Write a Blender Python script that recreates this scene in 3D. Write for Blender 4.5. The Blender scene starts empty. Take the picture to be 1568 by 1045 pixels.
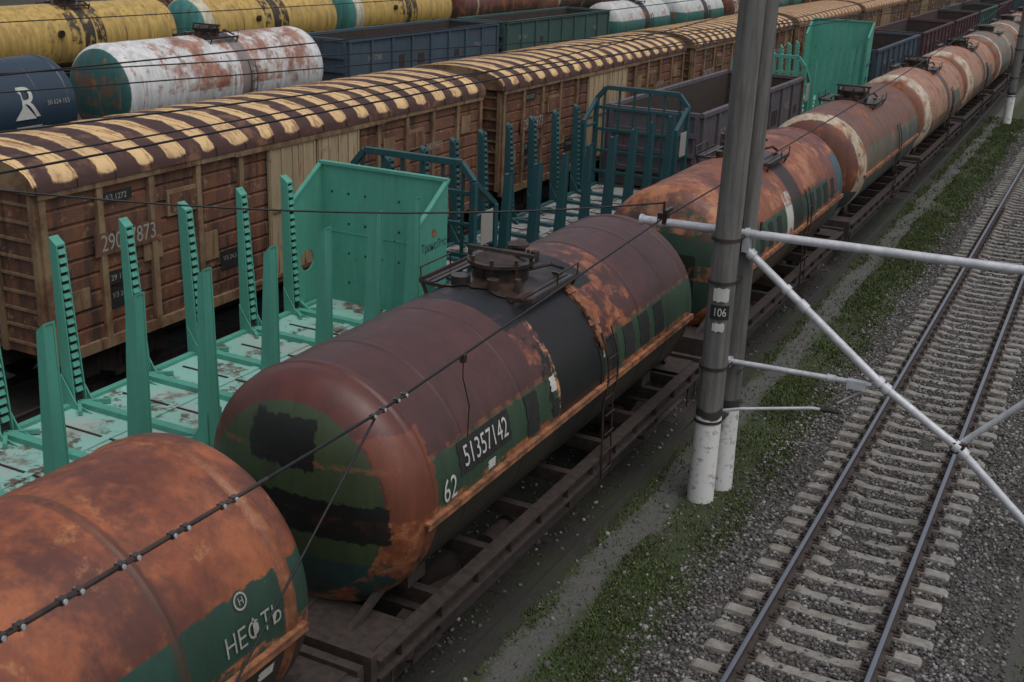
import bpy, math, random
import numpy as np
from mathutils import Vector, Matrix, noise as mnoise
random.seed(7); np.random.seed(7)
sc=bpy.context.scene
sc.view_settings.view_transform='Standard'; sc.view_settings.look='None'
sc.view_settings.exposure=0
AX=2.45; R=1.5

# ------------------------------------------------------------------ materials
class NB:
    def __init__(s,name,rough=.7,metal=0.0):
        s.m=bpy.data.materials.new(name); s.m.use_nodes=True
        s.nt=s.m.node_tree; s.b=s.nt.nodes['Principled BSDF']
        s.b.inputs['Roughness'].default_value=rough
        s.b.inputs['Metallic'].default_value=metal
        tc=s.nt.nodes.new('ShaderNodeTexCoord'); s.obj=tc.outputs['Object']
        oi=s.nt.nodes.new('ShaderNodeObjectInfo')
        v=s.nt.nodes.new('ShaderNodeVectorMath'); v.operation='MULTIPLY_ADD'
        s.lk(oi.outputs['Location'],v.inputs[0]); v.inputs[1].default_value=(.731,.377,.5)
        s.lk(s.obj,v.inputs[2]); s.p=v.outputs[0]
        sp=s.nt.nodes.new('ShaderNodeSeparateXYZ'); s.lk(s.obj,sp.inputs[0])
        s.x,s.y,s.z=sp.outputs
        s.rnd=oi.outputs['Random']
    def lk(s,a,b): s.nt.links.new(a,b)
    def put(s,sock,val):
        if isinstance(val,(int,float)): sock.default_value=val
        elif isinstance(val,(tuple,list)):
            sock.default_value=tuple(val)+((1,) if len(val)==3 and len(sock.default_value)==4 else ())
        else: s.lk(val,sock)
    def math(s,op,a,b=0.0,c=None):
        n=s.nt.nodes.new('ShaderNodeMath'); n.operation=op
        s.put(n.inputs[0],a); s.put(n.inputs[1],b)
        if c is not None: s.put(n.inputs[2],c)
        return n.outputs[0]
    def scale(s,vec,sv):
        v=s.nt.nodes.new('ShaderNodeVectorMath'); v.operation='MULTIPLY'
        s.lk(vec,v.inputs[0]); v.inputs[1].default_value=sv; return v.outputs[0]
    def noise(s,sc_,det=5,rough=.6,vec=None,dist=0):
        n=s.nt.nodes.new('ShaderNodeTexNoise'); s.lk(vec or s.p,n.inputs['Vector'])
        n.inputs['Scale'].default_value=sc_; n.inputs['Detail'].default_value=min(det,6)
        n.inputs['Roughness'].default_value=rough; n.inputs['Distortion'].default_value=dist
        return n.outputs[0]
    def vor(s,sc_,vec=None,out='Distance'):
        n=s.nt.nodes.new('ShaderNodeTexVoronoi'); s.lk(vec or s.p,n.inputs['Vector'])
        n.inputs['Scale'].default_value=sc_; return n.outputs[out]
    def mix(s,f,a,b,blend='MIX'):
        n=s.nt.nodes.new('ShaderNodeMix'); n.data_type='RGBA'; n.blend_type=blend
        s.put(n.inputs[0],f); s.put(n.inputs[6],a); s.put(n.inputs[7],b); return n.outputs[2]
    def step(s,x,a,w=.02):
        n=s.nt.nodes.new('ShaderNodeMapRange'); n.interpolation_type='SMOOTHSTEP'
        s.put(n.inputs[0],x); n.inputs[1].default_value=a-w; n.inputs[2].default_value=a+w
        return n.outputs[0]
    def band(s,x,a,b,w=.02):
        return s.math('MULTIPLY',s.step(x,a,w),s.math('SUBTRACT',1.0,s.step(x,b,w)))
    def ramp(s,f,stops):
        n=s.nt.nodes.new('ShaderNodeValToRGB'); s.lk(f,n.inputs[0])
        e=n.color_ramp.elements
        while len(e)<len(stops): e.new(.5)
        for i,(p,c) in enumerate(stops):
            e[i].position=p; e[i].color=tuple(c)+(1,)
        return n.outputs[0]
    def bump(s,h,strength=.4,dist=.02):
        n=s.nt.nodes.new('ShaderNodeBump'); s.lk(h,n.inputs['Height'])
        n.inputs['Strength'].default_value=strength; n.inputs['Distance'].default_value=dist
        s.lk(n.outputs[0],s.b.inputs['Normal'])
    def col(s,c): s.put(s.b.inputs['Base Color'],c)
    def rough(s,r): s.put(s.b.inputs['Roughness'],r)

RUST=[(.25,(.035,.014,.01)),(.5,(.12,.038,.018)),(.75,(.34,.11,.042))]
RUST_BR=[(.25,(.09,.028,.015)),(.5,(.31,.092,.034)),(.75,(.54,.25,.12))]

def paint(name,base,zones=(),rust=.62,rustw=.10,rough=.5,ramp=RUST,drip=.64,dirt=.5,dirtcol=(.03,.024,.02),var=.25,bumps=.25,scale=1.0,chips=None,soot=0,post=()):
    m=NB(name,rough)
    nA=m.noise(1.3*scale,6,.66); nB=m.noise(.45,3,.5); nC=m.noise(6,6,.7)
    warp=m.math('SUBTRACT',nC,.5)
    rad=m.math('SQRT',m.math('ADD',m.math('MULTIPLY',m.x,m.x),m.math('POWER',m.math('SUBTRACT',m.z,AX),2.0)))
    c=m.mix(m.math('MULTIPLY',nC,var*2),base,tuple(b*.55 for b in base))
    def apply(c,z):
        w=z.get('warp',.08); mk=None
        for ax,so in (('x',m.x),('y',m.y),('z',m.z),('r',rad)):
            for pre,absf in (('',0),('a',1)):
                k=pre+ax
                if k in z:
                    q=m.math('ABSOLUTE',so) if absf else so
                    q=m.math('MULTIPLY_ADD',warp,w,q)
                    bb=m.band(q,z[k][0],z[k][1],z.get('soft',.012))
                    mk=bb if mk is None else m.math('MULTIPLY',mk,bb)
        if 'thr' in z:
            nn=m.noise(z.get('ns',2.5),6,.7)
            mk=m.math('MULTIPLY',mk,m.step(nn,z['thr'],z.get('tw',.06)))
        if 'a' in z: mk=m.math('MULTIPLY',mk,z['a'])
        cc=z['c']
        if cc=='rust': cc=m.ramp(nC,RUST_BR)
        return m.mix(mk,c,cc)
    for z in zones: c=apply(c,z)
    rc=m.ramp(nC,ramp)
    rf=m.step(nA,rust,rustw)
    dv=m.noise(1.0,5,.65,m.scale(m.p,(5,5,.45)))
    rf=m.math('MAXIMUM',rf,m.math('MULTIPLY',m.step(dv,drip,.07),.8))
    c=m.mix(rf,c,rc)
    if chips:
        ch=m.step(m.noise(16,5,.75),.68,.03)
        c=m.mix(m.math('MULTIPLY',ch,.8),c,chips)
    if soot:
        sv=m.noise(1.0,5,.7,m.scale(m.p,(3.5,3.5,.35)))
        c=m.mix(m.math('MULTIPLY',m.step(sv,.5,.13),soot),c,(.014,.012,.011))
    if dirt>0:
        c=m.mix(m.math('MULTIPLY',m.step(nB,.5,.25),dirt),c,dirtcol)
    for z in post: c=apply(c,z)
    m.col(c)
    m.rough(m.math('MULTIPLY_ADD',rf,.35,m.math('MULTIPLY_ADD',nC,.25,rough-.12)))
    m.bump(m.math('ADD',m.math('ADD',nC,m.math('MULTIPLY',nA,1.2)),m.math('MULTIPLY',rf,.25)),bumps,.014)
    return m.m

def simple(name,c,rough=.7,metal=0,var=.5,sc_=8,c2=None,bump=.2):
    m=NB(name,rough,metal); n=m.noise(sc_,6,.65)
    m.col(m.mix(m.step(n,.5,.2) if c2 else m.math('MULTIPLY',n,var),c,c2 or tuple(k*.4 for k in c)))
    m.bump(n,bump,.01); return m.m

m_under=simple('underframe_dirty_steel',(.048,.031,.025),.8,c2=(.017,.014,.012))
m_dark=simple('oily_black_metal',(.014,.013,.013),.30,c2=(.055,.03,.021),sc_=4)
m_wheel=simple('wheel_steel',(.05,.04,.035),.55,.4)
m_black=simple('black_paint',(.014,.015,.015),.6)
m_white=simple('white_lettering',(.62,.62,.58),.7,var=.9,sc_=14)
m_white2=simple('worn_lettering',(.40,.38,.34),.8,var=1.0,sc_=20)
m_blackpatch=simple('faded_black_patch',(.007,.008,.008),.8,c2=(.016,.016,.015))
m_trim=simple('rusty_trim_strip',(.36,.145,.062),.8,c2=(.09,.038,.022),sc_=4)
m_galv=simple('galvanised_tube',(.60,.61,.63),.45,.2,c2=(.42,.43,.45),sc_=6)
m_wire=simple('wire_steel',(.025,.025,.027),.5,.5)
m_int=simple('open_wagon_interior',(.03,.026,.024),.85,c2=(.055,.035,.025),sc_=3)

# ------------------------------------------------------------------ mesh builder
class MB:
    def __init__(s): s.v=[];s.f=[];s.mi=[];s.sm=[];s.mats=[]
    def mid(s,m):
        if m not in s.mats: s.mats.append(m)
        return s.mats.index(m)
    def add(s,vs,fs,m,smooth=False):
        o=len(s.v); s.v+= [tuple(v) for v in vs]; k=s.mid(m)
        for f in fs: s.f.append(tuple(o+i for i in f)); s.mi.append(k); s.sm.append(smooth)
    def box(s,c,d,m,rz=0,ry=0,rx=0,top=None):
        hx,hy,hz=d[0]/2,d[1]/2,d[2]/2; vs=[]
        for z in (-1,1):
            tx,ty=(1,1) if (z<0 or top is None) else top
            for x,y in ((-1,-1),(1,-1),(1,1),(-1,1)):
                p=Vector((x*hx*tx,y*hy*ty,z*hz))
                if rx: p=Vector((p.x,p.y*math.cos(rx)-p.z*math.sin(rx),p.y*math.sin(rx)+p.z*math.cos(rx)))
                if ry: p=Vector((p.x*math.cos(ry)+p.z*math.sin(ry),p.y,-p.x*math.sin(ry)+p.z*math.cos(ry)))
                if rz: p=Vector((p.x*math.cos(rz)-p.y*math.sin(rz),p.x*math.sin(rz)+p.y*math.cos(rz),p.z))
                vs.append(p+Vector(c))
        s.add(vs,[(3,2,1,0),(4,5,6,7),(0,1,5,4),(1,2,6,5),(2,3,7,6),(3,0,4,7)],m)
    def hexa(s,vs,m): s.add(vs,[(3,2,1,0),(4,5,6,7),(0,1,5,4),(1,2,6,5),(2,3,7,6),(3,0,4,7)],m)
    def beam(s,p0,p1,w,h,m):
        p0=Vector(p0);p1=Vector(p1);d=(p1-p0).normalized()
        up=Vector((0,0,1)) if abs(d.z)<.9 else Vector((0,1,0))
        a=d.cross(up).normalized();b=a.cross(d).normalized()
        vs=[]
        for p in (p0,p1):
            for x,y in ((-1,-1),(1,-1),(1,1),(-1,1)): vs.append(p+a*(x*w/2)+b*(y*h/2))
        s.hexa(vs,m)
    def cyl(s,p0,p1,r0,r1,m,n=12,caps=True):
        p0=Vector(p0);p1=Vector(p1);d=(p1-p0).normalized()
        up=Vector((0,0,1)) if abs(d.z)<.9 else Vector((0,1,0))
        a=d.cross(up).normalized();b=a.cross(d).normalized();vs=[]
        for p,r in ((p0,r0),(p1,r1)):
            for i in range(n):
                t=2*math.pi*i/n; vs.append(p+a*(r*math.cos(t))+b*(r*math.sin(t)))
        s.add(vs,[(i,(i+1)%n,n+(i+1)%n,n+i) for i in range(n)],m,True)
        if caps: s.add(vs,[tuple(range(n-1,-1,-1)),tuple(range(n,2*n))],m)
    def tube(s,pts,r,m,n=8):
        for a,b in zip(pts[:-1],pts[1:]): s.cyl(a,b,r,r,m,n)
    def revolve(s,prof,cx,cz,m,n=64):
        vs=[];fs=[]
        for (y,r) in prof:
            for i in range(n):
                t=2*math.pi*i/n; vs.append((cx+r*math.cos(t),y,cz+r*math.sin(t)))
        for j in range(len(prof)-1):
            for i in range(n):
                k=(i+1)%n; fs.append((j*n+i,(j+1)*n+i,(j+1)*n+k,j*n+k))
        s.add(vs,fs,m,True)
    def prism(s,prof,y0,y1,m,smooth=False,closed=True,caps=True):
        n=len(prof); vs=[(x,y0,z) for x,z in prof]+[(x,y1,z) for x,z in prof]
        rng=range(n if closed else n-1)
        s.add(vs,[(i,(i+1)%n,n+(i+1)%n,n+i) for i in rng],m,smooth)
        if caps and closed: s.add(vs,[tuple(range(n-1,-1,-1)),tuple(range(n,2*n))],m)
    def obj(s,name,loc=(0,0,0),bevel=0):
        me=bpy.data.meshes.new(name); me.from_pydata(s.v,[],s.f)
        for m in s.mats: me.materials.append(m)
        me.polygons.foreach_set('material_index',s.mi)
        me.polygons.foreach_set('use_smooth',s.sm); me.update()
        o=bpy.data.objects.new(name,me); o.location=loc; sc.collection.objects.link(o)
        if bevel:
            b=o.modifiers.new('bevel','BEVEL'); b.width=bevel; b.segments=1; b.limit_method='ANGLE'
        return o

def text_geo(t,size):
    cu=bpy.data.curves.new('t','FONT'); cu.body=t; cu.size=size; cu.align_x='CENTER'; cu.align_y='CENTER'
    o=bpy.data.objects.new('t',cu); sc.collection.objects.link(o)
    dg=bpy.context.evaluated_depsgraph_get(); e=o.evaluated_get(dg); me=e.to_mesh()
    vs=[tuple(v.co) for v in me.vertices]; fs=[tuple(p.vertices) for p in me.polygons]
    e.to_mesh_clear(); bpy.data.objects.remove(o); bpy.data.curves.remove(cu)
    return vs,fs
def tank_text(mb,t,size,y,z,m,r=R,off=.02,sx=1):
    vs,fs=text_geo(t,size); a0=math.asin((z-AX)/r)
    mb.add([((r+off)*math.cos(a0+v[1]/r),y+v[0]*sx,AX+(r+off)*math.sin(a0+v[1]/r)) for v in vs],fs,m)
def tank_patch(mb,y0,y1,z0,z1,m,r=R,off=.007):
    a0=math.asin((z0-AX)/r);a1=math.asin((z1-AX)/r);vs=[];n=8
    for i in range(n+1):
        a=a0+(a1-a0)*i/n; q=.018*math.sin(i*2.1+y0*9); q2=.018*math.sin(i*2.7+y1*5)
        vs+=[((r+off)*math.cos(a),y0+q,AX+(r+off)*math.sin(a)),((r+off)*math.cos(a),y1-q2,AX+(r+off)*math.sin(a))]
    mb.add(vs,[(2*i,2*i+1,2*i+3,2*i+2) for i in range(n)],m,True)
def side_text(mb,t,size,x,y,z,m,sx=1):
    vs,fs=text_geo(t,size); mb.add([(x,y+v[0]*sx,z+v[1]) for v in vs],fs,m)

def bogie(mb,y):
    for sx in (-1,1):
        for dy in (-.925,.925):
            mb.cyl((sx*.72,y+dy,.475),(sx*.86,y+dy,.475),.475,.475,m_wheel,20)
            mb.cyl((sx*.86,y+dy,.475),(sx*1.12,y+dy,.475),.11,.11,m_under,8)
            mb.box((sx*1.08,y+dy,.52),(.2,.34,.3),m_under)
        x=sx*1.08
        mb.hexa([(x-.09,y-1.05,.55),(x+.09,y-1.05,.55),(x+.09,y-.3,.25),(x-.09,y-.3,.25),
                 (x-.09,y-1.05,.72),(x+.09,y-1.05,.72),(x+.09,y-.3,.9),(x-.09,y-.3,.9)],m_under)
        mb.hexa([(x-.09,y+.3,.25),(x+.09,y+.3,.25),(x+.09,y+1.05,.55),(x-.09,y+1.05,.55),
                 (x-.09,y+.3,.9),(x+.09,y+.3,.9),(x+.09,y+1.05,.72),(x-.09,y+1.05,.72)],m_under)
        mb.box((x,y,.25),(.2,.7,.12),m_under)
        for k in (-.18,0,.18): mb.cyl((x,y+k,.31),(x,y+k,.62),.08,.08,m_under,8)
    mb.box((0,y,.72),(2.3,.4,.3),m_under)
    for dy in (-.925,.925): mb.cyl((-.8,y+dy,.475),(.8,y+dy,.475),.08,.08,m_under,8)
def couplers(mb,hl):
    for s in (-1,1):
        mb.box((0,s*(hl+.28),.98),(.3,.6,.3),m_under)
        mb.box((0.04*s,s*(hl+.6),.98),(.42,.3,.38),m_under)
        mb.tube([(.3,s*hl,.85),(.33,s*(hl+.25),.5),(.2,s*(hl+.55),.55)],.03,m_under,6)

def tank_wagon(y,x,mat,half=4.5,dome=.62,name='tank_wagon',extra=None,detail=True,frame_m=None,seams=(-3.2,-1.1,1.1,3.2),sc_x=1.0):
    mb=MB(); fm=frame_m or m_under
    prof=[]
    for i in range(17):
        t=i/16; yy=dome*(1-math.cos(t*math.pi/2)); prof.append((-half-dome+yy, R*(max(0,1-((1-yy/dome))**2.25))**(1/2.25)))
    prof[0]=(-half-dome,0.001)
    def seam(c,w,h): return [(c-w-.05,R),(c-w,R),(c-w+.012,R+h),(c+w-.012,R+h),(c+w,R),(c+w+.05,R)]
    cylp=seam(-half+.11,.05,.014)
    for s_ in sorted(seams): cylp+=seam(s_,.022,.007)
    cylp+=seam(half-.11,.05,.014)
    full=prof+cylp+[(-a,b) for a,b in reversed(prof)]
    mb.revolve(full,0,AX,mat,80)
    top=AX+R
    mb.cyl((0,0,top-.15),(0,0,top+.20),.42,.42,m_dark,24)
    mb.cyl((0,0,top+.20),(0,0,top+.25),.50,.50,m_dark,24)
    mb.cyl((0,0,top+.25),(0,0,top+.33),.40,.22,m_under if detail else m_dark,24)
    vs=[];n=12
    for i in range(n+1):
        a=math.radians(90-24+48*i/n)
        for yy in (-.82,.82): vs.append(((R+.018)*math.cos(a),yy+.05*math.sin(i*1.9),AX+(R+.018)*math.sin(a)))
    mb.add(vs,[(2*i,2*i+2,2*i+3,2*i+1) for i in range(n)],m_dark,True)
    if detail:
        for i in range(8):
            t=i*math.pi/4+.2; mb.cyl((.46*math.cos(t),.46*math.sin(t),top+.14),(.46*math.cos(t),.46*math.sin(t),top+.33),.03,.03,m_dark,6)
        mb.beam((-.55,0,top+.35),(.55,0,top+.35),.07,.05,m_under)
        mb.cyl((-.1,.75,top-.1),(-.1,.75,top+.25),.12,.12,m_dark,12)
        mb.cyl((-.1,.75,top+.25),(-.1,.75,top+.29),.17,.17,m_under,12)
        mb.cyl((.25,-.7,top-.1),(.25,-.7,top+.14),.09,.09,m_dark,12)
        mb.cyl((-.3,-.65,top-.1),(-.3,-.65,top+.10),.14,.14,m_dark,12)
        mb.cyl((.05,1.05,top-.1),(.05,1.05,top+.12),.07,.07,m_under,10)
        mb.tube([(.3,.3,top+.05),(.55,.55,top+.12),(.6,.9,top-.02)],.03,m_under,6)
        mb.box((-.45,.5,top+.06),(.25,.2,.12),m_under,rz=.5)
        mb.cyl((.5,-.45,top-.1),(.52,-.45,top+.12),.05,.05,m_under,8)
    for sx in (-1,1):
        for i in range(2): mb.box((sx*(.72+i*.10),random.uniform(-.04,.04),top-.06),(.07,1.5,.03),m_dark)
        for yy in (-.75,.75):
            mb.beam((sx*.5,yy,top-.08),(sx*.9,yy,top-.08),.05,.05,m_dark)
            mb.beam((sx*.88,yy,top-.08),(sx*.80,yy,top-.26),.04,.04,m_dark)
        mb.beam((sx*.90,-.78,top-.05),(sx*.90,.78,top-.05),.03,.07,m_under if detail else m_dark)
        if detail:
            y0_,y1_=(-.75,.1) if sx<0 else (.05,.75)
            mb.tube([(sx*.9,y0_,top-.06),(sx*.91,y0_,top+.14),(sx*.91,y1_,top+.15),(sx*.9,y1_,top-.06)],.013,m_dark,6)
    for sx in (-1,1):
        for yy in (.62,.98):
            pts=[]
            for k in range(7):
                a=math.radians(26-k*7); pts.append((sx*(R+.07)*math.cos(a),yy,AX+(R+.07)*math.sin(a)))
            pts.append((sx*(R+.06),yy,.75)); mb.tube(pts,.018,m_dark,6)
        for k in range(4):
            a=math.radians(22-k*12); pp=(sx*(R+.07)*math.cos(a),AX+(R+.07)*math.sin(a)); mb.cyl((pp[0],.62,pp[1]),(pp[0],.98,pp[1]),.013,.013,m_dark,6)
        for k in range(4): mb.cyl((sx*(R+.06),.62,.85+k*.32),(sx*(R+.06),.98,.85+k*.32),.013,.013,m_dark,6)
    hl=5.55 if half<5 else half+1.1
    mb.box((0,0,.98),(.45,2*hl,.34),fm)
    for sx in (-1,1):
        mb.box((sx*1.36,0,.98),(.1,2*hl-.1,.22),fm)
        mb.box((sx*1.42,0,1.095),(.2,2*hl-.1,.03),fm)
        mb.box((sx*1.42,0,.865),(.2,2*hl-.1,.03),fm)
        for k in range(12): mb.box((sx*1.43,-5+k*.91,.98),(.12,.02,.2),fm)
        for yy in (-3.9,3.9):
            mb.hexa([(sx*.4,yy-.2,1.1),(sx*1.0,yy-.2,1.12),(sx*1.0,yy+.2,1.12),(sx*.4,yy+.2,1.1),
                     (sx*.4,yy-.2,1.2),(sx*1.0,yy-.2,1.4),(sx*1.0,yy+.2,1.4),(sx*.4,yy+.2,1.2)],fm)
    for yy in (-5.5,-4.7,-3.9,-2.6,-1.3,0,1.3,2.6,3.9,4.7,5.5):
        mb.box((0,yy,.97),(2.66,.14,.2),fm)
    for s in (-1,1):
        mb.box((0,s*hl,.98),(2.95,.12,.42),fm)
        mb.box((0,s*(hl-.45),1.12),(2.7,.78,.02),fm)
        mb.tube([(1.42,s*(hl-.05),.8),(1.42,s*(hl-.05),.35),(1.42,s*(hl-.45),.35),(1.42,s*(hl-.45),.8)],.02,fm,6)
        for sx in (-1,1):
            mb.beam((sx*.9,s*5.2,1.1),(sx*1.0,s*4.5,1.5),.08,.08,fm)
    mb.cyl((-.5,-.8,.7),(-.5,.3,.7),.2,.2,fm,14)
    mb.cyl((.9,-1.9,.62),(.9,-1.2,.62),.17,.17,fm,12)
    mb.box((1.25,.3,.62),(.1,.5,.35),fm)
    mb.cyl((1.2,-2.8,.72),(1.2,2.6,.72),.022,.022,fm,6)
    bogie(mb,-3.9); bogie(mb,3.9); couplers(mb,hl)
    if extra: extra(mb)
    o=mb.obj(name,(x,y,0)); o.scale=(sc_x,1,sc_x); return o

def trim(mb,half=4.5):
    for sx in (-1,1):
        mb.box((sx*(R*.998+.02),0,AX-.10),(.09,2*half+.1,.03),m_trim)
        mb.box((sx*(R*.998+.055),0,AX-.14),(.02,2*half+.1,.06),m_trim)

# ------------------------------------------------------------------ tank train (nearest)
MAROON=(.088,.029,.026); GREEN=(.030,.068,.038); BLK=(.007,.007,.008)
GT=3.03
def mk_main(name,top,side,low,rust,zones=(),ramp=RUST,**k):
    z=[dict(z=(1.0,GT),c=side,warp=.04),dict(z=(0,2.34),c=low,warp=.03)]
    return paint(name,top,z+list(zones),rust=rust,ramp=ramp,**k)
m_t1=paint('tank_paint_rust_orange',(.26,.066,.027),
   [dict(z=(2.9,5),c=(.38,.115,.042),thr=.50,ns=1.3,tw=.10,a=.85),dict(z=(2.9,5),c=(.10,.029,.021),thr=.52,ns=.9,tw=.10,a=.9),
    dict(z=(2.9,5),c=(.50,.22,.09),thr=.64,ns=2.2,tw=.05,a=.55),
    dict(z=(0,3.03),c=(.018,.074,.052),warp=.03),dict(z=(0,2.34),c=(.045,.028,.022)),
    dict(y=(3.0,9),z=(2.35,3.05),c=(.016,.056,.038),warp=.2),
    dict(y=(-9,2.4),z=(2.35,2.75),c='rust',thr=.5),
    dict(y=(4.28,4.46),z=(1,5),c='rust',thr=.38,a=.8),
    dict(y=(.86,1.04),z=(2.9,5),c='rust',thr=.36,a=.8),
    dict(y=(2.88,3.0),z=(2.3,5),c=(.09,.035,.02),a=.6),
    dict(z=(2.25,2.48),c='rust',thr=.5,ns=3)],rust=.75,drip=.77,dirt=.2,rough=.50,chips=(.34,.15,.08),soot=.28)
def mk2():
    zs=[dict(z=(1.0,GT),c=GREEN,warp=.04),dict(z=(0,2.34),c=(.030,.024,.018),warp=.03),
    dict(y=(-9,-4.60),z=(0,5),c=(.044,.066,.029)),
    dict(y=(-9,-4.6),z=(1,1.85),c=(.017,.050,.045)),
    dict(y=(-9,-4.30),r=(1.20,1.7),z=(1.9,5),c=(.105,.029,.021),warp=.10),
    dict(y=(-9,-4.25),r=(1.22,1.7),z=(1.9,3.4),x=(.3,2),c=(.18,.050,.026),warp=.25),
    dict(y=(-9,-4.25),r=(1.18,1.7),z=(0,2.45),x=(-.3,2),c='rust',thr=.50,a=.9,ns=2.2),
    dict(y=(-9,-4.3),r=(1.25,1.7),z=(0,1.5),x=(-2,.7),c=(.32,.22,.13),thr=.46,ns=2.5),
    dict(y=(-1.5,-.9),z=(2.9,4.5),c='rust',thr=.55,ns=2.0,a=.85),
    dict(y=(.5,2.1),z=(2.98,4.2),c='rust',thr=.51,ns=2.6,a=.95),
    dict(z=(2.26,2.46),c='rust',thr=.48,ns=3,a=.9),
    dict(z=(3.0,3.07),c=(.26,.09,.05),thr=.5,ns=5,a=.6)]
    post=[dict(y=(-9,-4.7),x=(-.55,.35),z=(2.93,3.50),c=BLK,warp=.30,a=.93),
    dict(y=(-9,-4.6),x=(-1.4,1.25),r=(0,1.33),z=(2.15,2.62),c=BLK,warp=.25,a=.93),
    dict(y=(-9,-4.7),x=(-.9,.1),z=(1.6,1.8),c=BLK,warp=.05),
    dict(y=(-.95,.50),c=BLK,z=(1,5),warp=.22,a=.96),
    dict(y=(-1.04,-.92),z=(2.5,4.2),c=(.50,.24,.12),thr=.5,ns=4,warp=.1),
    dict(y=(-1.3,-.9),z=(2.35,3.9),c=BLK,thr=.55,ns=3,warp=.3),
    dict(y=(-1.5,1.35),z=(3.66,5),c=BLK,thr=.42,ns=2.0)]
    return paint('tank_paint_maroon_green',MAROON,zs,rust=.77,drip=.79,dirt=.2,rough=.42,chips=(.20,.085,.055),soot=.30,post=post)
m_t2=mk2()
m_t3=mk_main('tank_paint_orange_green',(.27,.078,.033),(.026,.068,.043),(.07,.045,.03),.70,
   [dict(y=(-9,-4.6),c=(.024,.055,.034),z=(0,5)),dict(y=(-9,-4.8),c=(.008,.01,.01),x=(-.6,.7),z=(1.8,2.7)),
    dict(y=(-9,-4.3),r=(1.25,1.7),c='rust',thr=.4,z=(0,5)),
    dict(y=(-1,-.45),z=(2.2,3.3),c=(.50,.48,.44)),
    dict(y=(3.0,9),z=(2.6,5),c=(.18,.055,.038)),dict(z=(3.1,5),c=(.44,.18,.085),thr=.55,ns=1.4,a=.8),
    dict(z=(3.0,5),c=(.12,.035,.026),thr=.55,ns=1.0,a=.85),
    dict(y=(3.9,9),z=(1,3.4),c=(.05,.10,.12)),
    dict(z=(2.2,2.5),c='rust',thr=.5)],ramp=RUST_BR,dirt=.15,drip=.74,soot=.28,post=[dict(y=(-.4,.45),c=(.012,.011,.011),z=(0,5),a=.9)])
m_t4=mk_main('tank_paint_brown_grey',(.17,.070,.044),(.11,.105,.075),(.07,.095,.085),.62,
   [dict(y=(-9,-4.6),c=(.15,.050,.030),z=(0,5)),dict(y=(-9,-4.28),r=(1.36,1.7),c=(.52,.42,.30),z=(0,5),warp=.1,thr=.43),dict(y=(-9,-4.6),z=(0,1.9),c=(.05,.065,.06)),
    dict(y=(1.5,4.5),z=(0,2.9),c=(.055,.085,.085))],ramp=RUST_BR,dirt=.15,drip=.64,soot=.35)
m_t5=mk_main('tank_paint_cream_pink',(.42,.215,.135),(.36,.22,.145),(.13,.095,.07),.58,
   [dict(y=(-9,-4.25),r=(1.34,1.7),c=(.55,.47,.36),z=(0,5),thr=.43),dict(y=(-9,-4.6),r=(0,1.3),c=(.26,.10,.052),z=(0,5)),dict(y=(.8,3.2),z=(0,2.9),c=(.085,.11,.09),thr=.42)],ramp=RUST_BR,dirt=.12,drip=.64,soot=.38,post=[dict(y=(-.4,.4),c=(.05,.035,.03),z=(0,5),a=.9)])
m_t6=mk_main('tank_paint_grey_green',(.17,.155,.12),(.10,.13,.10),(.07,.065,.06),.58,
   [dict(y=(-4.7,-4.25),c=(.55,.52,.46),z=(0,5),thr=.40),dict(y=(-9,-4.6),c=(.23,.12,.075),z=(0,5)),dict(y=(.5,1.1),c=(.40,.29,.2),z=(0,5),thr=.42)],ramp=RUST_BR,dirt=.12,drip=.64,soot=.32)
m_t7=mk_main('tank_paint_rust_red',(.17,.055,.038),(.14,.052,.04),(.08,.05,.035),.58,
   [dict(y=(-4.7,-4.4),c=(.4,.3,.22),z=(0,5),thr=.4)],ramp=RUST_BR,dirt=.15,soot=.28)
def ex1(mb):
    trim(mb); tank_text(mb,'НЕФТЬ',.27,3.82,2.66,m_white2,sx=.85)
    tank_patch(mb,3.9,4.12,2.02,2.14,m_white)
    tank_patch(mb,1.3,1.6,3.78,3.87,m_blackpatch)
    vs=[];a0=math.asin((2.98-AX)/R)
    for rr in (.085,.065):
        for i in range(20):
            q=2*math.pi*i/20; vs.append(((R+.012)*math.cos(a0+rr*math.sin(q)/R),3.75+rr*math.cos(q),AX+(R+.012)*math.sin(a0+rr*math.sin(q)/R)))
    mb.add(vs,[(i,(i+1)%20,20+(i+1)%20,20+i) for i in range(20)],m_white2)
    tank_text(mb,'H',.10,3.75,2.98,m_white2)
def ex2(mb):
    trim(mb)
    tank_patch(mb,-3.72,-2.42,2.60,3.0,m_blackpatch)
    tank_text(mb,'51357142',.37,-3.07,2.8,m_white,sx=.76)
    tank_text(mb,'62',.40,-4.0,2.56,m_white,sx=.8)
    tank_patch(mb,-3.05,-2.87,2.42,2.54,m_white)
    tank_patch(mb,-1.95,-1.6,2.42,2.98,m_blackpatch)
    tank_patch(mb,-1.18,-1.02,2.80,3.0,m_white,off=.009); tank_patch(mb,-1.18,-.98,2.42,2.68,m_blackpatch)
    for y in (.8,1.45,2.1,2.75): tank_patch(mb,y,y+.40,2.46,2.97,m_blackpatch)
    tank_patch(mb,.56,.66,2.75,3.0,m_white)
    for k in range(16):
        a=math.radians(64-k*3.1); r2=R+.012+.02*random.random()
        mb.box((r2*math.cos(a),.58+.07*random.random(),AX+r2*math.sin(a)),(.03,.08+.16*random.random(),.09),m_trim,ry=-a,rz=random.uniform(-.35,.35))
    tank_patch(mb,.50,.60,2.3,3.6,m_black,off=.012)
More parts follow.
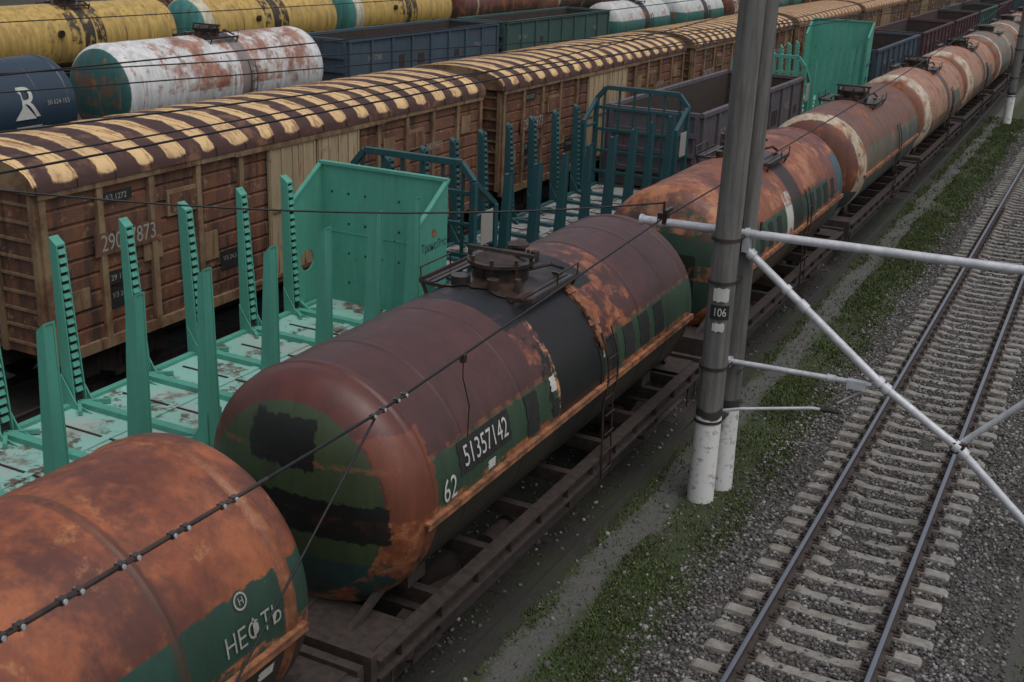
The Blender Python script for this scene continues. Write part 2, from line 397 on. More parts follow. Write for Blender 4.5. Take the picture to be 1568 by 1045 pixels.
def ex3(mb):
    trim(mb)
    for y in (1.1,1.8,2.5,3.2): tank_patch(mb,y,y+.4,2.45,2.95,m_blackpatch)
    for y in (-3.2,-2.5,-1.8): tank_patch(mb,y,y+.35,2.45,2.95,m_blackpatch)
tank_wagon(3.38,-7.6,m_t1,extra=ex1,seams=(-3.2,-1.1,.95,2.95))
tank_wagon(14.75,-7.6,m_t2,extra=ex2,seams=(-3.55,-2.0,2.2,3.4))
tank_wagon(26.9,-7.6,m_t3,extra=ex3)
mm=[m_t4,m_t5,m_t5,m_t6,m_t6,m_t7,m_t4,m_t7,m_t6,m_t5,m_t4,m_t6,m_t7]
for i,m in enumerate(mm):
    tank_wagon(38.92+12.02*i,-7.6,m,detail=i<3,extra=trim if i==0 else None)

# ------------------------------------------------------------------ flat wagons with stakes
def flat_wagon(y,x,mmain,mdeck,stakes,near,far,name='timber_flat_wagon',hs=4.0,HB=4.1):
    mb=MB(); hl=6.55; zd=1.27
    mb.box((0,0,zd-.05),(2.86,2*hl,.10),mdeck)
    for sx in (-1,1):
        mb.box((sx*1.4,0,zd-.2),(.1,2*hl,.34),mmain)
        mb.box((sx*1.36,0,zd+.03),(.12,2*hl,.06),mmain)
    mb.box((0,0,.95),(.5,2*hl,.36),m_under)
    for s in (-1,1): mb.box((0,s*hl,1.05),(2.9,.12,.5),m_under)
    for st in stakes:
        for sx in (-1,1):
            j=random.uniform(-.03,.03); jx=random.uniform(-.03,.04)
            xo=sx*1.50; b0,b1=.135,.09; zb=.85
            xi0,xi1=sx*1.24,sx*1.40; xt=sx*(1.54+jx)
            for side in (-1,1):
                y0=st+side*b0; y1=st+j+side*b1; t=.025*side
                mb.hexa([(xi0,y0,zb),(xo,y0,zb),(xo,y0-t,zb),(xi0,y0-t,zb),(xi1,y1,hs-.12),(xt,y1,hs),(xt,y1-t,hs),(xi1,y1-t,hs-.12)],mmain)
            mb.hexa([(xo-.04*sx,st-b0+.025,zb),(xo-.012*sx,st-b0+.025,zb),(xo-.012*sx,st+b0-.025,zb),(xo-.04*sx,st+b0-.025,zb),
                     (xt-.04*sx,st+j-b1+.025,hs),(xt-.012*sx,st+j-b1+.025,hs),(xt-.012*sx,st+j+b1-.025,hs),(xt-.04*sx,st+j+b1-.025,hs)],mmain)
            mb.hexa([(xi1,st+j-b1,hs-.12),(xt,st+j-b1,hs),(xt,st+j+b1,hs),(xi1,st+j+b1,hs-.12),
                     (xi1,st+j-b1,hs-.09),(xt,st+j-b1,hs+.03),(xt,st+j+b1,hs+.03),(xi1,st+j+b1,hs-.09)],mmain)
            mb.hexa([(xi0+.06*sx,st-b0+.03,zb),(xi0+.09*sx,st-b0+.03,zb),(xi0+.09*sx,st+b0-.03,zb),(xi0+.06*sx,st+b0-.03,zb),
                     (xi1+.03*sx,st+j-b1+.03,hs-.1),(xi1+.06*sx,st+j-b1+.03,hs-.1),(xi1+.06*sx,st+j+b1-.03,hs-.1),(xi1+.03*sx,st+j+b1-.03,hs-.1)],m_under)
            for k in range(17):
                z=1.55+k*.14; f=(z-zb)/(hs-zb); xi=xi0+(xi1-xi0)*f
                mb.box((xi+.02*sx,st+j*f,z),(.05,.13,.085),mmain,ry=.4*sx)
            for side in (-1,1):
                yy=st+side*.16
                mb.hexa([(sx*1.48,yy-.012,zd),(sx*.85,yy-.012,zd),(sx*.85,yy+.012,zd),(sx*1.48,yy+.012,zd),
                    (sx*1.48,yy-.012,zd+.55),(sx*1.2,yy-.012,zd+.10),(sx*1.2,yy+.012,zd+.10),(sx*1.48,yy+.012,zd+.55)],mmain)
            mb.beam((sx*1.3,st,zd+.05),(sx*.95,st-.32,zd+.05),.06,.07,mmain)
            mb.beam((sx*1.3,st,zd+.05),(sx*.95,st+.32,zd+.05),.06,.07,mmain)
        mb.box((0,st,zd+.045),(2.5,.16,.09),mmain)
    for k in range(len(stakes)-1):
        ym=(stakes[k]+stakes[k+1])/2
        mb.box((random.uniform(-.1,.1),ym,zd+.012),(2.1,.03,.02),m_under)
    mb.box((0,0,zd+.014),(.14,2*hl-.4,.024),mdeck)
    def frame(s):
        ye=s*(hl-.1); yi=s*(hl-1.0); H=4.25
        pts=[(-1.45,ye,zd),(-1.45,ye,H-.35),(-1.15,ye,H),(1.15,ye,H),(1.45,ye,H-.35),(1.45,ye,zd)]
        for a,b in zip(pts[:-1],pts[1:]): mb.beam(a,b,.13,.13,mmain)
        for sx in (-1,1):
            mb.beam((sx*1.45,yi,zd),(sx*1.45,yi,3.3),.14,.14,mmain)
            mb.beam((sx*1.45,yi,3.3),(sx*1.45,ye,H-.35),.11,.11,mmain)
            for z in (1.8,2.5,3.15): mb.beam((sx*1.45,yi,z),(sx*1.45,ye,z),.08,.08,mmain)
        for z in (1.7,2.35,3.0,3.65): mb.beam((-1.4,ye,z),(1.4,ye,z),.07,.09,mmain)
        for k in range(6):
            xx=-1.2+k*.48; mb.beam((xx,ye,zd),(xx,ye,H),.06,.06,mmain)
        mb.box((1.53,(ye+yi)/2,2.9),(.02,.5,.7),m_white2)
    def bulk(s):
        yw=s*(hl-.15); H=HB; W=1.47; yi=yw-s*1.05; zi=H-.68
        mb.box((0,yw,(zd+H)/2),(2*W,.04,H-zd),mmain)
        for k in range(5): mb.box((-1.2+k*.6,yw+s*.08,(zd+H)/2),(.12,.12,H-zd),mmain)
        mb.box((0,yw,H+.03),(2*W+.06,.12,.06),mmain)
        mb.box((0,yw-s*.024,2.75),(2*W-.1,.012,.03),mmain); mb.box((.3,yw-s*.024,(zd+H)/2),(.03,.012,H-zd),mmain)
        for sx in (-1,1):
            xx=sx*(W+.005); n=40; cy=(yw+yi)/2-s*.02; cz=2.2; r=.22
            outer=[];inner=[]
            quad=[(yw,zd-.3),(yw,H),(yi,zi),(yi,zd-.3)]
            for i in range(n):
                t=2*math.pi*i/n; dy,dz=math.cos(t),math.sin(t); best=9
                for a,b in zip(quad,quad[1:]+quad[:1]):
                    ex,ez=b[0]-a[0],b[1]-a[1]; den=dy*ez-dz*ex
                    if abs(den)<1e-9: continue
                    q=((a[0]-cy)*ez-(a[1]-cz)*ex)/den; u=((a[0]-cy)*dz-(a[1]-cz)*dy)/den
                    if q>0 and -1e-6<=u<=1+1e-6: best=min(best,q)
                outer.append((cy+dy*best,cz+dz*best)); inner.append((cy+r*dy,cz+r*dz))
            for c_ in quad:
                j=min(range(n),key=lambda i:(outer[i][0]-c_[0])**2+(outer[i][1]-c_[1])**2); outer[j]=c_
            vs=[]
            for dx in (-.015,.015):
                vs+=[(xx+dx,a,b) for a,b in outer]+[(xx+dx,a,b) for a,b in inner]
            fs=[]
            for i in range(n):
                k=(i+1)%n
                fs+=[(i,k,n+k,n+i),(2*n+i,3*n+i,3*n+k,2*n+k),(i,2*n+i,2*n+k,k),(n+i,n+k,3*n+k,3*n+i)]
            mb.add(vs,fs,mmain)
            mb.beam((xx,yi,zd-.2),(xx,yi,zi),.09,.05,mmain)
            mb.beam((xx,yi,zi+.02),(xx,yw,H+.02),.09,.05,mmain)
            mb.beam((xx,yi+s*.02,zd+.3),(xx-sx*.5,yi+s*.02,zd),.05,.05,mmain)
        for k in range(7):
            for j in range(4):
                if random.random()<.75: mb.cyl((-1.2+k*.4,yw-s*.02,1.7+j*.62),(-1.2+k*.4,yw-s*.028,1.7+j*.62),.024,.024,m_black,8)
        vs,fs=text_geo('ТрансЛес',.24)
        mb.add([(W+.024,yw-s*.5+v[0]*.8,2.95+v[1]) for v in vs],fs,m_blackpatch)
        mb.cyl((W+.021,yw-s*.5,3.2),(W+.026,yw-s*.5,3.2),.08,.08,m_trim,12)
    {'f':frame,'b':bulk}.get(near,lambda s:0)(-1); {'f':frame,'b':bulk}.get(far,lambda s:0)(1)
    bogie(mb,-4.8); bogie(mb,4.8); couplers(mb,hl)
    return mb.obj(name,(x,y,0),bevel=.006)
m_mint=paint('mint_green_paint',(.095,.37,.275),rust=.72,rustw=.06,drip=.73,dirt=.3,rough=.55,var=.22,dirtcol=(.06,.19,.145),chips=(.10,.12,.09),soot=.15)
m_mintdeck=paint('mint_green_deck',(.27,.53,.46),[dict(z=(0,5),c=(.10,.055,.042),thr=.56,ns=1.5,tw=.03),dict(z=(0,5),c=(.38,.42,.39),thr=.56,ns=.9,tw=.05,a=.8)],rust=.67,drip=.9,dirt=.25,rough=.6,dirtcol=(.12,.19,.155),chips=(.12,.08,.06))
m_teal=paint('dark_teal_paint',(.020,.090,.100),rust=.72,drip=.74,dirt=.3,rough=.5,dirtcol=(.012,.04,.045),chips=(.08,.05,.04),soot=.2)
m_tealdeck=paint('grey_deck',(.30,.31,.30),[dict(z=(0,5),c=(.07,.045,.04),thr=.54,ns=1.3,tw=.05)],rust=.66,dirt=.3,rough=.7)
flat_wagon(12.85,-12.6,m_mint,m_mintdeck,[-6.18,-4.74,-3.3,-1.86,-.42,1.02,2.46,3.9,5.25],None,'b')
flat_wagon(26.8,-12.6,m_teal,m_tealdeck,[-5.0+1.43*i for i in range(8)],'f','f',hs=3.85)
flat_wagon(53.5,-12.6,m_mint,m_mintdeck,[-4.8+1.43*i for i in range(7)],'f','b',HB=4.9)

# ------------------------------------------------------------------ open wagons
def open_wagon(y,x,m,hl=6.2,H=3.45,name='open_goods_wagon'):
    mb=MB(); W=1.5; z0=1.15
    for sx in (-1,1):
        mb.box((sx*W,0,(z0+H)/2),(.05,2*hl,H-z0),m)
        mb.box((sx*(W-.035),0,(z0+H)/2),(.016,2*hl-.1,H-z0-.1),m_int)
        mb.box((sx*(W+.03),0,H+.03),(.16,2*hl+.1,.12),m)
        mb.box((sx*(W+.03),0,z0-.02),(.16,2*hl+.1,.2),m)
        n=8
        for k in range(n+1):
            yy=-hl+.08+k*(2*hl-.16)/n
            mb.box((sx*(W+.075),yy,(z0+H)/2),(.10,.14,H-z0-.1),m,top=(.6,1))
        for k in range(n):
            yy=-hl+.08+(k+.5)*(2*hl-.16)/n
            mb.box((sx*(W+.03),yy,z0+.38),(.02,(2*hl)/n-.25,.5),m)
            if random.random()<.3: mb.box((sx*(W+.03),yy,z0+1.3),(.015,random.uniform(.3,.9),random.uniform(.3,.6)),m_under)
    for s in (-1,1):
        mb.box((0,s*hl,(z0+H)/2),(2*W,.05,H-z0),m); mb.box((0,s*(hl-.04),(z0+H)/2),(2*W-.1,.02,H-z0-.1),m_int)
        mb.box((0,s*hl,H+.03),(2*W+.1,.16,.12),m)
        for z in (1.7,2.3,2.9): mb.box((0,s*(hl+.06),z),(2*W-.1,.1,.14),m)
        for xx in (-1.4,0,1.4): mb.box((xx,s*(hl+.05),(z0+H)/2),(.14,.09,H-z0),m)
    mb.box((0,0,z0),(2*W-.06,2*hl-.06,.08),m_int)
    mb.box((0,0,.95),(.5,2*hl,.3),m_under)
    side_text(mb,str(random.randint(52000000,59999999)),.34,W+.045,-hl+2.1,2.75,m_white2,sx=.85)
    side_text(mb,'РЖД',.3,W+.045,hl-2.2,2.7,m_white2)
    bogie(mb,-4.3); bogie(mb,4.3); couplers(mb,hl+.1)
    return mb.obj(name,(x,y,0))
m_gblue=paint('open_wagon_blue',(.060,.100,.135),rust=.66,dirt=.2,rough=.65,drip=.66,chips=(.16,.10,.08),soot=.2)
m_ggreen=paint('open_wagon_green',(.050,.115,.10),rust=.70,dirt=.25,rough=.65,drip=.68,chips=(.14,.10,.08),soot=.2)
m_ggrey=paint('open_wagon_grey',(.13,.12,.135),rust=.64,dirt=.3,rough=.65,drip=.64,soot=.2)
m_gpurp=paint('open_wagon_brown',(.10,.045,.055),rust=.66,dirt=.3,rough=.65,drip=.64,soot=.2)
open_wagon(40.5,-12.6,m_ggrey,hl=6.1,H=3.5)
for i,m in enumerate([m_gblue,m_gpurp,m_gpurp,m_ggreen,m_gpurp,m_gblue,m_gpurp,m_gpurp]):
    open_wagon(67.5+13.9*i,-12.6,m)

# ------------------------------------------------------------------ covered wagons
def covered_mats(tag,cream,dark,sidec,door):
    m=NB('covered_roof_'+tag,.75)
    nC=m.noise(5,6,.7); nL=m.noise(.9,3,.5); nM=m.noise(1.6,6,.7); sm=m.noise(1.0,5,.7,m.scale(m.p,(1.2,6,3)))
    ph=m.math('MULTIPLY_ADD',m.math('SUBTRACT',nL,.5),.6,m.y)
    ph=m.math('MULTIPLY_ADD',m.math('SUBTRACT',nC,.5),.10,ph)
    ph=m.math('MULTIPLY_ADD',m.x,.10,ph)
    sn=m.math('SINE',m.math('MULTIPLY',ph,2*math.pi/.905))
    st=m.step(m.math('MULTIPLY_ADD',m.math('SUBTRACT',nM,.5),.6,sn),.02,.14)
    hi=m.step(m.math('MULTIPLY_ADD',sn,.05,m.math('MULTIPLY_ADD',m.math('SUBTRACT',nC,.5),.10,m.z)),4.36,.03)
    f=m.math('MULTIPLY',st,hi)
    c1=m.mix(m.step(sm,.57,.08),cream,(.36,.20,.10)); c1=m.mix(m.step(nC,.65,.10),c1,(.20,.10,.055))
    c1=m.mix(m.math('MULTIPLY',m.step(nL,.55,.1),.25),c1,(.33,.21,.12))
    edge=m.math('SUBTRACT',1.0,m.step(m.math('MULTIPLY_ADD',m.math('SUBTRACT',nC,.5),.15,m.z),4.30,.05))
    c1=m.mix(m.math('MULTIPLY',edge,.8),c1,(.17,.075,.04))
    c2=m.mix(nC,dark,tuple(k*.5 for k in dark)); c2=m.mix(m.step(nM,.60,.08),c2,(.17,.078,.045))
    m.col(m.mix(f,c2,c1)); m.bump(nC,.3,.01); roof=m.m
    m=NB('covered_side_'+tag,.75)
    nC=m.noise(5,6,.7); nA=m.noise(1.2,6,.65); dv=m.noise(1.0,5,.65,m.scale(m.p,(5,4,.5)))
    cell=m.nt.nodes.new('ShaderNodeTexWhiteNoise'); cell.noise_dimensions='1D'
    m.lk(m.math('FLOOR',m.math('ADD',m.math('DIVIDE',m.y,1.31),m.math('MULTIPLY',m.rnd,40.0))),cell.inputs['W'])
    base=m.mix(cell.outputs['Value'],sidec,tuple(min(1,k*1.7+.015) for k in sidec))
    c=m.mix(m.step(nA,.54,.1),base,(.18,.070,.032)); c=m.mix(m.math('MULTIPLY',m.step(dv,.55,.1),.85),c,(.038,.021,.016))
    c=m.mix(m.math('MULTIPLY',m.step(nC,.62,.06),.85),c,(.28,.165,.09))
    m.col(c); m.bump(nC,.3,.01); side=m.m
    dr=paint('covered_door_'+tag,door,rust=.66,drip=.62,dirt=.12,rough=.75,soot=.22,chips=(.22,.13,.07))
    rib=paint('covered_rib_'+tag,(.31,.205,.11),rust=.54,rustw=.14,drip=.58,dirt=.2,rough=.75,ramp=[(.25,(.05,.023,.015)),(.5,(.13,.056,.028)),(.75,(.28,.12,.055))],soot=.3)
    return roof,side,dr,rib
def covered_mesh(mats):
    roof,side,door,rib=mats
    mb=MB(); hl=7.85; W=1.6; z0=1.2; ze=4.16
    for sx in (-1,1):
        prof=[];n=9
        for k in range(n):
            za=z0+(ze-z0)*k/n; zb=z0+(ze-z0)*(k+1)/n
            prof+=[(sx*(W),za+.03),(sx*(W),zb-.05),(sx*(W-.035),zb-.03),(sx*(W-.035),zb)]
        mb.prism(prof,-hl,hl,side,closed=False,caps=False)
        nr=12
        for k in range(nr+1):
            yy=-hl+.07+k*(2*hl-.14)/nr
            if abs(yy)<1.6: continue
            mb.box((sx*(W+.035),yy,(z0+ze)/2),(.09,.14,ze-z0),rib)
        for dy in (-.87,.87):
            mb.box((sx*(W+.05),dy,(z0+ze)/2-.03),(.06,1.66,ze-z0-.12),door)
            for q in (-.78,-.39,0,.39,.78): mb.box((sx*(W+.09),dy+q,(z0+ze)/2-.03),(.035,.05,ze-z0-.2),door)
            mb.box((sx*(W+.10),dy,(z0+ze)/2),(.04,1.6,.06),rib)
        mb.box((sx*(W+.10),0,ze-.06),(.05,5.6,.08),rib); mb.box((sx*(W+.10),0,z0+.02),(.06,5.6,.08),rib)
        mb.box((sx*(W+.02),0,z0-.06),(.12,2*hl,.2),rib)
        mb.box((sx*(W+.03),0,ze-.02),(.14,2*hl+.05,.12),rib)
        for yy in (-4.3,4.3):
            mb.box((sx*(W+.03),yy,3.45),(.05,.95,.5),rib); mb.box((sx*(W+.06),yy,3.45),(.02,.8,.36),side)
        for yy in (-6.1,-3.0,3.2,6.0):
            mb.box((sx*(W+.012),yy,1.95),(.02,.55,.4),m_blackpatch)
            if sx>0: side_text(mb,'УЗ 24,5',.13,sx*(W+.024),yy,1.98,m_white2)
        for yy in (-7.1,-5.2,-3.6,3.1,4.9,7.0):
            mb.box((sx*(W+.015),yy,random.uniform(1.6,3.6)),(.03,.5,random.uniform(.3,.6)),rib)
    for s in (-1,1):
        mb.box((0,s*(hl-.02),(z0+ze)/2),(2*W-.08,.04,ze-z0),side)
        for xx in (-1.55,-.55,.55,1.55): mb.box((xx,s*(hl+.03),(z0+ze)/2),(.12,.1,ze-z0),rib)
        for k in range(9): mb.box((0,s*(hl+.01),z0+.2+k*.32),(2*W-.2,.05,.05),rib)
    n=20; prof=[]
    for i in range(n+1):
        a=math.pi*i/n; cx=-math.cos(a); prof.append((cx*(W+.12), ze+.03+.60*(math.sin(a))**.72))
    mb.prism([(x,z) for x,z in reversed(prof)],-hl-.12,hl+.12,roof,smooth=True,closed=False,caps=False)
    vs=[(x,-hl-.12,z) for x,z in prof]; mb.add(vs,[tuple(range(len(vs)))],rib)
    vs=[(x,hl+.12,z) for x,z in prof]; mb.add(vs,[tuple(range(len(vs)-1,-1,-1))],rib)
    yy=-hl-.05
    while yy<hl+.12:
        for i in range(n):
            mb.beam((prof[i][0],yy,prof[i][1]+.002),(prof[i+1][0],yy,prof[i+1][1]+.002),.05,.026,roof)
        yy+=.905
    mb.box((W+.078,-5.85,3.02),(.008,1.7,.42),side)
    side_text(mb,'29077873',.44,W+.09,-5.85,3.02,m_white2,sx=.80)
    side_text(mb,'29077873',.26,W+.09,5.2,3.15,m_white2,sx=.8)
    mb.box((W+.06,-6.1,3.85),(.02,.8,.2),m_blackpatch); mb.box((W+.06,-6.1,2.35),(.02,.9,.25),m_blackpatch)
    side_text(mb,'29 12 80',.15,W+.075,-6.1,2.34,m_white2); side_text(mb,'АЗ 1272',.15,W+.075,-6.1,3.84,m_white2)
    mb.box((0,0,.95),(.5,2*hl,.36),m_under)
    for sx in (-1,1): mb.box((sx*1.3,0,1.03),(.1,2*hl,.2),m_under)
    bogie(mb,-5.6); bogie(mb,5.6); couplers(mb,hl)
    return mb
cm=covered_mats('striped',(.66,.45,.22),(.072,.030,.024),(.10,.042,.024),(.46,.35,.21))
cm2=covered_mats('tan',(.52,.34,.18),(.25,.135,.08),(.14,.075,.037),(.38,.27,.15))
o1=covered_mesh(cm).obj('covered_goods_wagon',(-17.6,21.6,0)); o2=None
for i in range(1,9):
    if i<3: o=bpy.data.objects.new('covered_goods_wagon',o1.data)
    else:
        if o2 is None: o2=covered_mesh(cm2).obj('covered_goods_wagon',(-17.6,21.6+17.0*i,0)); continue
        o=bpy.data.objects.new('covered_goods_wagon',o2.data)
    o.location=(-17.6,21.6+17.0*i,0); sc.collection.objects.link(o)

# ------------------------------------------------------------------ far rows
m_blue=paint('tank_paint_navy',(.022,.044,.070),rust=.78,drip=.8,dirt=.15,rough=.4)
m_wt=paint('tank_paint_white_rusty',(.76,.76,.75),[dict(y=(-9,-5.30),r=(0,1.36),c=(.025,.11,.10),z=(0,5)),dict(y=(-9,-5.5),x=(-1,1),z=(2,3.0),c=(.16,.09,.06),thr=.5),
    dict(y=(-3.9,4.9),z=(2.3,4.6),c='rust',thr=.50,ns=.8,tw=.08,a=.85),dict(y=(-3.9,4.9),z=(1,3.9),c=(.22,.09,.05),thr=.57,ns=1.0,tw=.06,a=.8),dict(y=(.2,.9),c=(.25,.22,.21),z=(0,5)),dict(z=(0,1.7),c=(.14,.13,.12))],rust=.66,drip=.62,ramp=RUST_BR,dirt=.05,rough=.5,soot=.25)
m_yel=paint('tank_paint_yellow',(.62,.41,.11),[dict(y=(-9,-5.75),r=(0,1.4),c=(.07,.28,.25),z=(0,5)),dict(y=(-9,-5.5),r=(1.38,1.8),c=(.62,.56,.42),z=(0,5)),dict(y=(-.3,.4),c=(.04,.03,.02),z=(0,5),thr=.42),dict(ay=(.5,1.1),z=(2.3,5),c=(.06,.04,.02),thr=.48),dict(z=(0,1.5),c=(.12,.08,.04))],rust=.68,drip=.64,dirt=.12,rough=.5,soot=.38)
m_wg=paint('tank_paint_white_green',(.60,.62,.60),[dict(z=(0,2.8),c=(.04,.16,.135)),dict(y=(-.5,.5),c=(.03,.03,.03),z=(0,5))],rust=.62,ramp=RUST_BR,dirt=.1,soot=.2)
def exlogo(mb):
    vs,fs=text_geo('R',1.35); a0=math.asin((2.75-AX)/R)
    mb.add([((R+.03)*math.cos(a0+v[1]/R),2.7+v[0],AX+(R+.03)*math.sin(a0+v[1]/R)) for v in vs],fs,m_white)
    tri=[(2.12,2.30),(2.95,2.30),(2.55,2.75)]
    mb.add([((R+.034)*math.cos(math.asin((z-AX)/R)),y,AX+(R+.034)*(z-AX)/R) for y,z in tri],[(0,1,2)],m_white)
    tank_patch(mb,2.2,3.2,2.0,2.08,m_white)
    tank_text(mb,'50 624 153',.2,3.9,2.7,m_white2)
RX=-32.0
tank_wagon(23.6,RX,m_blue,extra=exlogo,sc_x=1.04); tank_wagon(36.4,RX,m_wt,half=5.3,seams=(-3.9,-1.9,.1,1.0,3.3),sc_x=1.08)
open_wagon(50.8,RX,m_gblue,hl=7.0,H=3.6); open_wagon(66.0,RX,m_ggreen,hl=7.2,H=3.6)
for i,m in enumerate([m_wg,m_wg,m_t4,m_wg,m_t7,m_wt,m_t6,m_t4]): tank_wagon(80.5+12.9*i,RX,m,detail=False)
RY=-46.7
def exy(mb):
    mb.cyl((R,-1.8,AX+.35),(R+.14,-1.8,AX+.35),.16,.16,m_dark,12)
    for yy in (-3.4,3.4): mb.box((R+.01,yy,AX-.9),(.05,.3,.6),m_dark)
for i,m in enumerate([m_yel,m_yel,m_yel,m_t7,m_t6,m_wg,m_t7,m_t4,m_yel,m_t6]):
    tank_wagon(43+14.6*i,RY,m,half=5.9,detail=i<3,extra=exy if i<3 else None,seams=(-4.2,-2.1,2.1,4.2),sc_x=1.08)
for i in range(10):
    o=bpy.data.objects.new('covered_goods_wagon',o2.data); o.location=(-60.5,70+17*i,0); sc.collection.objects.link(o)
for i,m in enumerate([m_t7,m_wg,m_t4,m_t7,m_yel,m_t6,m_t7]): tank_wagon(100+12.4*i,-39,m,detail=False)

# ------------------------------------------------------------------ ground
m=NB('ground_soil_and_gravel',.95)
X=m.x; n1=m.noise(.35,5,.6); n2=m.noise(3,6,.7); n3=m.noise(30,4,.7); v=m.vor(14); v2=m.vor(30,out='Color')
sepc=m.nt.nodes.new('ShaderNodeSeparateColor'); m.lk(v2,sepc.inputs[0])
soil=m.mix(n2,(.018,.016,.013),(.055,.048,.037))
soil=m.mix(m.math('MULTIPLY',sepc.outputs[0],.28),soil,(.12,.115,.105))
xw=m.math('MULTIPLY_ADD',m.math('SUBTRACT',m.noise(.5,4,.6),.5),.6,X)
xw=m.math('MULTIPLY_ADD',m.math('SUBTRACT',n2,.5),.55,xw)
grassm=m.math('MAXIMUM',m.band(xw,-6.6,-3.8,.2),m.step(xw,.2,.3))
grassm=m.math('MULTIPLY',grassm,m.step(m.noise(.9,6,.65),.36,.14))
c=m.mix(m.math('MULTIPLY',grassm,.9),soil,m.mix(n3,(.018,.028,.009),(.050,.070,.019)))
path=m.math('MULTIPLY',m.band(xw,-5.92,-5.38,.13),m.math('MULTIPLY_ADD',n2,.7,.5))
c=m.mix(path,c,m.mix(n3,(.060,.058,.056),(.13,.127,.123)))
oil=m.math('SUBTRACT',1.0,m.step(xw,-6.45,.3))
c=m.mix(m.math('MULTIPLY',oil,.6),c,m.mix(n2,(.013,.012,.009),(.045,.040,.028)))
c=m.mix(m.math('MULTIPLY',m.band(xw,-.3,.45,.25),.7),c,m.mix(n3,(.045,.042,.04),(.10,.096,.09)))
far_g=m.math('MULTIPLY',m.math('SUBTRACT',1.0,m.step(X,-19,.5)),m.step(n1,.5,.08))
c=m.mix(m.math('MULTIPLY',far_g,.6),c,(.035,.045,.018))
m.col(c); m.bump(m.math('ADD',m.math('ADD',n2,m.math('MULTIPLY',n3,.5)),m.math('MULTIPLY',v,.4)),.8,.05)
m_ground=m.m
g=MB(); g.add([(-900,-300,-.30),(700,-300,-.30),(700,1500,-.30),(-900,1500,-.30)],[(0,1,2,3)],m_ground); g.obj('ground')

m=NB('ballast_stone_bed',.95); v=m.vor(22,out='Color'); sp=m.nt.nodes.new('ShaderNodeSeparateColor'); m.lk(v,sp.inputs[0])
n2=m.noise(2,5,.7)
c=m.mix(sp.outputs[0],(.030,.027,.024),(.12,.115,.108)); c=m.mix(m.math('MULTIPLY',n2,.7),c,(.033,.026,.021))
m.col(c); m.bump(m.vor(22),1.0,.05); m_ballast=m.m
m=NB('oily_ballast',.9); n2=m.noise(2,5,.7); n3=m.noise(18,4,.7); n4=m.noise(.8,5,.65)
c=m.mix(n3,(.011,.010,.009),m.mix(n2,(.026,.023,.018),(.058,.050,.038))); c=m.mix(m.math('MULTIPLY',m.step(n4,.52,.08),.6),c,(.028,.036,.012))
m.col(c); m.bump(n3,1.0,.05); m_oily=m.m
m=NB('crushed_stone',.9)
geo=m.nt.nodes.new('ShaderNodeNewGeometry')
c=m.ramp(geo.outputs['Random Per Island'],[(0,(.026,.024,.023)),(.45,(.080,.076,.072)),(.85,(.155,.149,.141)),(1,(.33,.32,.305))])
c=m.mix(m.math('MULTIPLY',m.step(m.noise(.6,4,.6),.5,.2),.4),c,(.055,.044,.036))
m.col(c); m_stone=m.m
m=NB('sleeper_concrete',.9); n=m.noise(6,6,.7); n2=m.noise(40,4,.6); n4=m.noise(.7,3,.6)
c=m.mix(m.step(n,.50,.18),(.33,.315,.288),(.17,.155,.138)); c=m.mix(m.math('MULTIPLY',n2,.4),c,(.12,.108,.095))
ax=m.math('ABSOLUTE',m.x); st=m.band(ax,.55,.97,.12)
c=m.mix(m.math('MULTIPLY',st,m.math('MULTIPLY',n,.9)),c,(.08,.045,.028))
c=m.mix(m.math('MULTIPLY',m.step(n4,.5,.2),.4),c,(.09,.082,.073))
m.col(c); m.bump(n,.4,.01); m_sleep=m.m
m_sleepdark=simple('oily_sleeper',(.038,.032,.026),.9,c2=(.018,.015,.013),sc_=5)
m_railtop=simple('rail_polished_head',(.36,.37,.40),.3,.9,var=.3,sc_=3)
m_railside=simple('rail_rusty_web',(.050,.034,.030),.8,c2=(.026,.02,.018),sc_=6)

